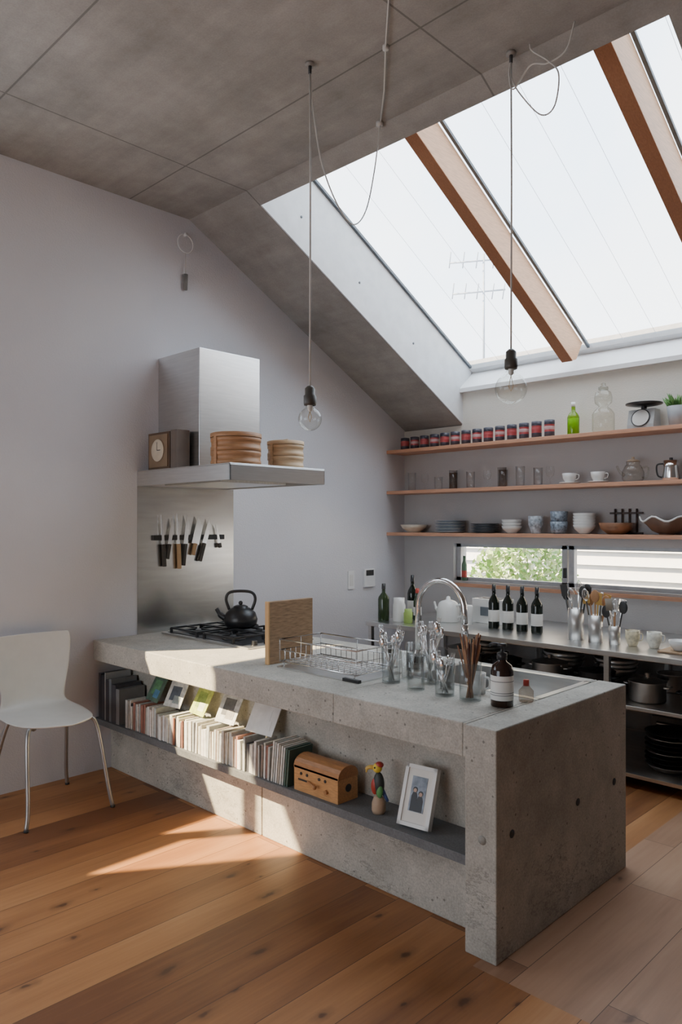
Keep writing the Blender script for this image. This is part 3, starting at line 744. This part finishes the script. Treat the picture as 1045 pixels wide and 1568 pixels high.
b.prism([(-.07,0),(-.07,.03),(-.04,.14),(.05,.14),(.07,0)],-.095,.095,M('scale_body',(.38,.40,.41),.35))
b.lathe((0,-.060,.075),[(0,0),(.060,0),(.063,.006),(.0,.007)],CERW,28,(0,-1,.3)); b.lathe((0,-.058,.075),[(.060,0),(.068,.004),(.066,.010),(.060,.008)],BLACK,28,(0,-1,.3))
b.cyl((0,0,.14),(0,0,.165),.02,BLACK); b.lathe((0,0,.165),[(0,0),(.06,0),(.125,.012),(.127,.022),(.06,.012),(0,.01)],BLACK,28)
b.T=Matrix.Identity(4); b.done()
b=B('potted_succulent'); c=(-1.955,5.36,zt)
b.lathe(c,[(0,0),(.055,0),(.072,.14),(.065,.14),(.06,.12),(0,.12)],CERG)
for k in range(40):
    a=random.uniform(0,6.283); r=random.uniform(.01,.05); h=random.uniform(.05,.12)
    p=Vector(c)+Vector((math.cos(a)*r,math.sin(a)*r,.12)); q=p+Vector((math.cos(a)*.05,math.sin(a)*.05,h))
    b.tube([p,(p+q)/2+Vector((0,0,.01)),q],[.008,.009,.001],GREEN,6)
b.done()
zm=SZ[1]
def wineglass(c,r=.034,h=.15):
    b=B('wine_glass'); b.lathe(c,[(0,0),(.03,0),(.03,.003),(.004,.008),(.004,h*.4),(r*.8,h*.5),(r,h*.72),(r*.85,h)],GLASSF,20); b.done()
for k,x in enumerate((-4.30,-4.16,-4.00,-3.84,-3.66,-3.50,-3.34,-3.18,-3.02,-2.92)):
    if k%4==1: wineglass((x,5.34,zm))
    else:
        b=B('drinking_glass'); tumbler(b,(x,5.33,zm),.034,random.choice((.11,.14,.16)),1.1,GLASSF); b.done()
for k,x in enumerate((-3.92,-3.42)):
    b=B('drinking_glass'); tumbler(b,(x,5.44,zm),.035,.17,1.08,GLASSF); b.done()
def cup(name,c,r,h,mat,handle=True,flare=1.25):
    b=B(name); b.lathe(c,[(0,0),(r*.6,0),(r*.62,.004),(r,h*.5),(r*flare*.9,h),(r*flare*.9-.003,h),(r*.9,h*.5),(0,.01)],mat)
    if handle:
        e=r*flare*.85
        b.tube(catmull([(c[0]+e,c[1],c[2]+h*.85),(c[0]+e+.022,c[1],c[2]+h*.8),(c[0]+e+.018,c[1],c[2]+h*.45),(c[0]+e*.85,c[1],c[2]+h*.35)],5),.0035,mat)
    b.done()
for x in (-2.755,-2.525):
    b=B('saucer'); b.lathe((x,5.34,zm),[(0,0),(.035,0),(.078,.012),(.078,.015),(.035,.006),(0,.005)],CERW); b.done()
    cup('coffee_cup',(x,5.34,zm+.0065),.050,.078,CERW)
b=B('glass_teapot'); c=(-2.27,5.36,zm)
TG=glass_mat('teapot_glass',(.92,.91,.88),(.5,.48,.45))
b.lathe(c,[(0,0),(.058,0),(.075,.02),(.077,.07),(.054,.12),(.045,.125),(.048,.15)],TG,28)
b.lathe((c[0],c[1],c[2]+.15),[(.048,0),(.03,.012),(.01,.018),(.012,.03),(0,.034)],M('teapot_lid',(.45,.35,.25),.4))
b.tube(catmull([(c[0]+.065,c[1],c[2]+.10),(c[0]+.11,c[1],c[2]+.10),(c[0]+.10,c[1],c[2]+.03),(c[0]+.068,c[1],c[2]+.03)],6),.006,TG)
b.tube(catmull([(c[0]-.065,c[1],c[2]+.05),(c[0]-.10,c[1],c[2]+.08),(c[0]-.12,c[1],c[2]+.12)],5),[.012]*5+[.009]*6,TG); b.done()
b=B('steel_milk_jug'); c=(-2.0,5.36,zm)
b.lathe(c,[(0,0),(.055,0),(.06,.02),(.05,.09),(.053,.14),(.05,.138),(0,.135)],CHROME,28)
b.tube(catmull([(c[0]-.045,c[1]-.01,c[2]+.12),(c[0]-.09,c[1]-.02,c[2]+.11),(c[0]-.085,c[1]-.02,c[2]+.04),(c[0]-.05,c[1]-.01,c[2]+.02)],6),.006,BLACK)
b.cyl((c[0],c[1],c[2]+.136),(c[0],c[1],c[2]+.16),.012,BLACK); b.done()
b=B('white_canister'); c=(-1.86,5.36,zm); b.lathe(c,[(0,0),(.05,0),(.052,.005),(.052,.13),(.048,.14),(.012,.145),(.012,.16),(0,.162)],CERW); b.done()
zb=SZ[2]
def plates(name,c,r,n,mat,dz=.011):
    b=B(name)
    for k in range(n): b.lathe((c[0],c[1],c[2]+k*dz),[(0,0),(r*.55,0),(r,.012),(r,.016),(r*.55,.005),(0,.005)],mat[k%len(mat)],32)
    b.done()
def bowls(name,c,r,h,n,mat,dz=.02):
    b=B(name)
    for k in range(n): b.lathe((c[0],c[1],c[2]+k*dz),[(0,0),(r*.45,0),(r*.47,.006),(r*.85,h*.55),(r,h),(r-.004,h),(r*.8,h*.55),(0,.012)],mat,28)
    b.done()
bowls('serving_bowl',(-4.30,5.36,zb),.125,.07,1,M('cream_ceramic',(.6,.53,.43),.4))
plates('plate_stack',(-3.90,5.365,zb),.13,8,[CERG,M('blue_grey_ceramic',(.18,.21,.25),.35)],.013)
plates('dark_plate_stack',(-3.54,5.365,zb),.12,6,[CERD],.013)
bowls('bowl_stack',(-3.27,5.35,zb),.085,.06,3,CERW,.026)
cup('patterned_cup',(-3.05,5.35,zb),.058,.14,M('blue_pattern_ceramic',(.42,.47,.52),.3,var=.6,scale=35),False,1.15)
b=B('patterned_mug_stack')
DOT=M('dot_ceramic',(.22,.27,.33),.3,var=.8,scale=45)
for k in range(2): b.lathe((-2.85,5.35,zb+k*.08),[(0,0),(.045,0),(.062,.02),(.068,.095),(.064,.095),(.055,.03),(0,.012)],DOT)
b.done()
bowls('bowl_stack',(-2.64,5.35,zb),.085,.07,5,CERW,.022)
b=B('wooden_bowl'); b.lathe((-2.39,5.35,zb),[(0,0),(.06,0),(.11,.04),(.125,.085),(.118,.085),(.10,.045),(0,.015)],M('dark_bowl_wood',(.26,.12,.06),.4,var=.3),32)
b.done()
b=B('iron_trivet')
IR=M('iron_brown',(.06,.04,.035),.5)
for k in range(4): b.tube([(-2.46+k*.055,5.486,zb+.01),(-2.46+k*.055,5.486,zb+.19)],.008,IR)
b.box((-2.50,5.48,zb+.15),(-2.25,5.494,zb+.165),IR); b.box((-2.50,5.48,zb),(-2.25,5.494,zb+.015),IR); b.done()
b=B('wavy_fruit_bowl'); vs=[];fs=[];n=40
pr=[(.0,.006),(.05,.006),(.10,.03),(.14,.075),(.175,.11)]
for i,(r,z) in enumerate(pr):
    for k in range(n):
        a=2*math.pi*k/n; wv=(i/4)**2*.018*math.sin(6*a)
        vs.append((-2.03+r*math.cos(a)*1.05,5.36+r*math.sin(a)*.72,zb+z+wv))
for i in range(4):
    for k in range(n):
        k2=(k+1)%n; fs.append((i*n+k,i*n+k2,(i+1)*n+k2,(i+1)*n+k))
BO=M('bowl_outer',(.16,.09,.06),.4)
b.add(vs,fs,BO,True)
b.tube([vs[4*n+k] for k in range(n)],.007,CERW,6,True)
b.lathe((-2.03,5.36,zb),[(0,0),(.05,0),(.05,.007)],BO); b.done()

# ------------------------------------------------------------------ back counter: open steel frame
ZC=.82; kx0,kx1,ky0=-4.07,-.9,4.45; S1,S2=.50,.09
b=B('steel_kitchen_counter',.003)
b.box((kx0,ky0,ZC-.035),(kx1,YB-.002,ZC-.0005),STEEL)
for x in (kx0+.01,-3.1,-2.08,-1.0):
    for y in (ky0+.02,YB-.06): b.box((x,y,0),(x+.035,y+.035,ZC-.035),STEEL)
for z in (S1,S2):
    b.box((kx0+.01,ky0+.02,z-.025),(kx1,ky0+.045,z-.001),STEEL); b.box((kx0+.01,YB-.06,z-.025),(kx1,YB-.04,z-.001),STEEL)
    b.box((kx0+.01,ky0+.045,z-.010),(kx1,YB-.06,z-.002),STEELB)
b.done()
def pot(name,c,r,h,mat,lid=True,handle='two'):
    b=B(name); b.lathe(c,[(0,0),(r*.95,0),(r,.01),(r,h),(r+.005,h+.004),(r-.003,h),(r-.004,.01),(0,.008)],mat,28)
    if lid: b.lathe((c[0],c[1],c[2]+h),[(r+.002,.002),(r*.6,.02),(.02,.028),(.012,.03),(.018,.05),(0,.055)],mat,28)
    if handle=='two':
        for s_ in (-1,1): b.tube(catmull([(c[0]+s_*r,c[1]-.03,c[2]+h*.8),(c[0]+s_*(r+.03),c[1]-.025,c[2]+h*.82),(c[0]+s_*(r+.03),c[1]+.025,c[2]+h*.82),(c[0]+s_*r,c[1]+.03,c[2]+h*.8)],5),.006,mat)
    else: b.tube([(c[0],c[1]-r,c[2]+h*.8),(c[0]-.01,c[1]-r-.08,c[2]+h*.95)],.009,BLACKM)
    b.done()
PD=M('dark_pan',(.05,.05,.052),.35,.6)
pot('stock_pot',(-1.89,4.68,S1),.11,.12,STEELB); pot('cooking_pot',(-1.56,4.68,S1),.115,.10,PD); pot('stock_pot',(-1.22,4.70,S1),.12,.14,STEELB)
pot('sauce_pan',(-1.88,5.08,S1),.10,.11,STEELB,False,'one'); pot('cooking_pot',(-1.52,5.12,S1),.13,.12,STEELB)
pot('cooking_pot',(-2.24,4.72,S1),.115,.13,PD); pot('stock_pot',(-2.60,4.75,S1),.12,.14,STEELB); pot('cooking_pot',(-2.95,4.75,S1),.11,.12,PD); pot('stock_pot',(-3.35,4.8,S1),.13,.15,STEELB)
for k,x in enumerate((-2.3,-2.7,-3.4)):
    bowls('steel_mixing_bowl_stack',(x,5.14,S1),.15,.10,3,STEELB,.03)
b=B('frying_pan_stack')
for k in range(8): b.lathe((-1.76,4.72,S2+k*.028),[(0,0),(.11,0),(.15,.035),(.153,.038),(.148,.036),(.108,.006),(0,.006)],PD if k%3 else STEELB,32)
b.tube([(-1.66,4.60,S2+.23),(-1.55,4.50,S2+.25)],.010,BLACKM); b.done()
pot('wok_pot',(-1.34,4.74,S2),.14,.18,STEELB); pot('stock_pot',(-2.38,4.78,S2),.15,.2,STEELB); pot('stock_pot',(-2.8,4.78,S2),.15,.2,PD)
b=B('toaster_oven',.004); b.box((-2.0,5.0,S2),(-1.55,5.37,S2+.24),M('oven_body',(.12,.12,.125),.35)); b.box((-1.96,4.995,S2+.03),(-1.66,5.0,S2+.21),BLACK); b.tube([(-1.95,4.975,S2+.20),(-1.68,4.975,S2+.20)],.006,CHROME); b.cyl((-1.60,5.0,S2+.17),(-1.60,4.98,S2+.17),.015,CHROME); b.cyl((-1.60,5.0,S2+.08),(-1.60,4.98,S2+.08),.015,CHROME); b.done()
def bottle(name,c,mat,h=.31,r=.036,lab=LABEL,cap=BLACK):
    b=B(name); k=h/.31
    b.lathe(c,[(0,0),(r,0),(r+.001,.008),(r+.001,.18*k),(r*.9,.2*k),(.015,.235*k),(.0135,.27*k),(.0155,.272*k),(.0155,.28*k)],mat,22)
    if lab: b.lathe(c,[(r+.0013,.05*k),(r+.0018,.051*k),(r+.0018,.13*k),(r+.0013,.131*k)],lab,22)
    b.lathe((c[0],c[1],c[2]+.265*k),[(0,.045*k),(.0145,.045*k),(.0165,0)],cap,16); b.done()
for x,y in ((-3.10,4.82),(-2.985,4.83),(-2.86,4.82),(-2.74,4.82)): bottle('wine_bottle',(x,y,ZC),WINE,.33,.040)
OG=M('olive_glass',(.03,.05,.02),.1)
bottle('oil_bottle',(-3.99,4.58,ZC),OG,.30,.045,None)
bottle('wine_bottle',(-3.90,4.84,ZC),WINE,.36,.042)
bottle('sauce_bottle',(-3.80,4.78,ZC),OG,.26,.032,LABEL,RED)
b=B('storage_jar'); b.lathe((-3.86,4.62,ZC),[(0,0),(.05,0),(.052,.01),(.052,.13),(.045,.15),(.045,.19),(0,.192)],CERW); b.done()
b=B('green_label_jar'); b.lathe((-3.75,4.60,ZC),[(0,0),(.035,0),(.036,.08),(.03,.09),(.03,.11),(0,.11)],M('lime_label',(.35,.5,.12),.5)); b.done()
b=B('white_kettle'); c=(-3.58,4.90,ZC)
b.lathe(c,[(0,0),(.09,0),(.095,.015),(.093,.10),(.075,.15),(.055,.165),(.02,.175),(.014,.20),(0,.205)],CERW,28)
b.tube(catmull([(c[0]+.08,c[1],c[2]+.13),(c[0]+.13,c[1],c[2]+.14),(c[0]+.13,c[1],c[2]+.06),(c[0]+.087,c[1],c[2]+.04)],6),.009,CERW)
b.tube(catmull([(c[0]-.08,c[1],c[2]+.06),(c[0]-.12,c[1],c[2]+.10),(c[0]-.14,c[1],c[2]+.15)],6),[.015]*7+[.009]*6,CERW); b.done()
b=B('toaster',.012); b.box((-3.42,5.0,ZC),(-3.14,5.17,ZC+.19),CERW); b.box((-3.39,5.04,ZC+.185),(-3.18,5.065,ZC+.1935),BLACK); b.box((-3.39,5.10,ZC+.185),(-3.18,5.125,ZC+.1935),BLACK)
b.box((-3.34,4.995,ZC+.06),(-3.24,5.0,ZC+.13),GASKET); b.box((-3.145,5.05,ZC+.12),(-3.12,5.10,ZC+.14),BLACK); b.done()
b=B('white_jar'); b.lathe((-3.37,4.86,ZC),[(0,0),(.045,0),(.045,.14),(.04,.15),(0,.152)],CERW); b.done()
def crock(c,r,h,n,cols):
    b=B('utensil_crock'); b.lathe(c,[(0,0),(r,0),(r,h),(r-.003,h),(r-.003,.01),(0,.008)],STEELB,26)
    for i in range(n):
        a=2*math.pi*i/n+random.uniform(-.3,.3); p=Vector(c)+Vector((math.cos(a)*r*.4,math.sin(a)*r*.4,.02)); q=Vector(c)+Vector((math.cos(a)*r*1.4,math.sin(a)*r*.9,h+random.uniform(.05,.10)))
        m=cols[i%len(cols)]; b.tube([p,q],.005,m,6); d=(q-p).normalized()
        if i%3==0: b.sphere(q+d*.03,.03,m,(1,.3,1.4),12,8)
        elif i%3==1: b.box((-.025,-.003,0),(.025,.003,.08),m,Matrix.Translation(q)@Vector((0,0,1)).rotation_difference(d).to_matrix().to_4x4())
        else:
            for t_ in range(5):
                g=math.pi*t_/5; u=Vector((math.cos(g),math.sin(g),0))*.022
                b.tube(catmull([q,q+d*.03+u,q+d*.07+u*.8,q+d*.09,q+d*.07-u*.8,q+d*.03-u,q],4),.0012,CHROME,4)
    b.done()
UW=M('utensil_wood',(.42,.22,.10),.6); UD=M('utensil_black',(.03,.03,.03),.5); UY=M('utensil_ochre',(.55,.33,.08),.6)
crock((-2.40,4.74,ZC),.052,.21,7,[UD,UD,CHROME]); crock((-2.25,4.72,ZC),.047,.18,8,[UW,UY,UD]); crock((-2.12,4.72,ZC),.036,.12,6,[UD,CHROME,UW])
cup('coffee_mug',(-2.01,4.74,ZC),.045,.10,M('yellow_print_mug',(.65,.58,.40),.3,var=.35,scale=40),True,1.1)
cup('coffee_mug',(-1.88,4.76,ZC),.045,.10,M('white_print_mug',(.70,.69,.6),.3,var=.25,scale=40),True,1.1)
b=B('wooden_tray',.003); b.box((-1.80,4.60,ZC),(-1.45,4.82,ZC+.012),BOARD); b.done()
cup('glass_bowl',(-1.70,4.70,ZC+.0125),.06,.06,CERW,False)
b=B('sill_bottle'); b.lathe((-3.86,YB+.025,1.10),[(0,0),(.024,0),(.024,.14),(.012,.18),(.012,.22),(0,.22)],M('sill_green',(.1,.2,.12),.3)); b.lathe((-3.86,YB+.025,1.10),[(.0245,.03),(.0245,.09)],RED); b.done()

# ------------------------------------------------------------------ lighting
w=bpy.data.worlds.new('World'); S.world=w; w.use_nodes=True; nt=w.node_tree
bg=nt.nodes['Background']; tc=nt.nodes.new('ShaderNodeTexCoord')
n=noise(nt,tc.outputs['Generated'],3.0,5,.5)
col=ramp(nt,n,[(.35,(.72,.84,1.0)),(.62,(.97,.98,1.0))])
nt.links.new(col,bg.inputs[0]); bg.inputs[1].default_value=6.0
sd=bpy.data.lights.new('sun','SUN'); sd.energy=34; sd.angle=math.radians(.7); sd.color=(1,.76,.46)
so=bpy.data.objects.new('sun',sd); S.collection.objects.link(so)
so.rotation_euler=Vector((.65,1,-1)).to_track_quat('-Z','Y').to_euler(); so.location=(-8,-6,9)
def portal(loc,dirv,sx,sy):
    l=bpy.data.lights.new('portal','AREA'); l.shape='RECTANGLE'; l.size=sx; l.size_y=sy; l.cycles.is_portal=True
    o=bpy.data.objects.new('sky_portal',l); S.collection.objects.link(o); o.location=loc
    o.rotation_euler=Vector(dirv).to_track_quat('-Z','Y').to_euler()
portal(((sx0+sx1)/2,4.42,gl(4.42)+.03),(0,-.474,-.880),sx1-sx0,2.85)
portal((XL-.13,(wy0+wy1)/2,(wz0+wz1)/2),(1,0,0),wy1-wy0,wz1-wz0)
portal(((fx0+fx1)/2,YF-.14,(fz0+fz1)/2),(0,1,0),fx1-fx0,fz1-fz0)
portal(((bx0+bx1)/2,YB+.14,1.265),(0,-1,0),3.06,.35)

# ------------------------------------------------------------------ camera
cd=bpy.data.cameras.new('camera'); cam=bpy.data.objects.new('camera',cd); S.collection.objects.link(cam)
cam.location=(0,0,1.6); cam.rotation_euler=(math.radians(90),0,math.radians(44.33))
cd.sensor_fit='HORIZONTAL'; cd.sensor_width=36; cd.lens=39.38; cd.shift_y=.0182; cd.clip_start=.05
S.camera=cam
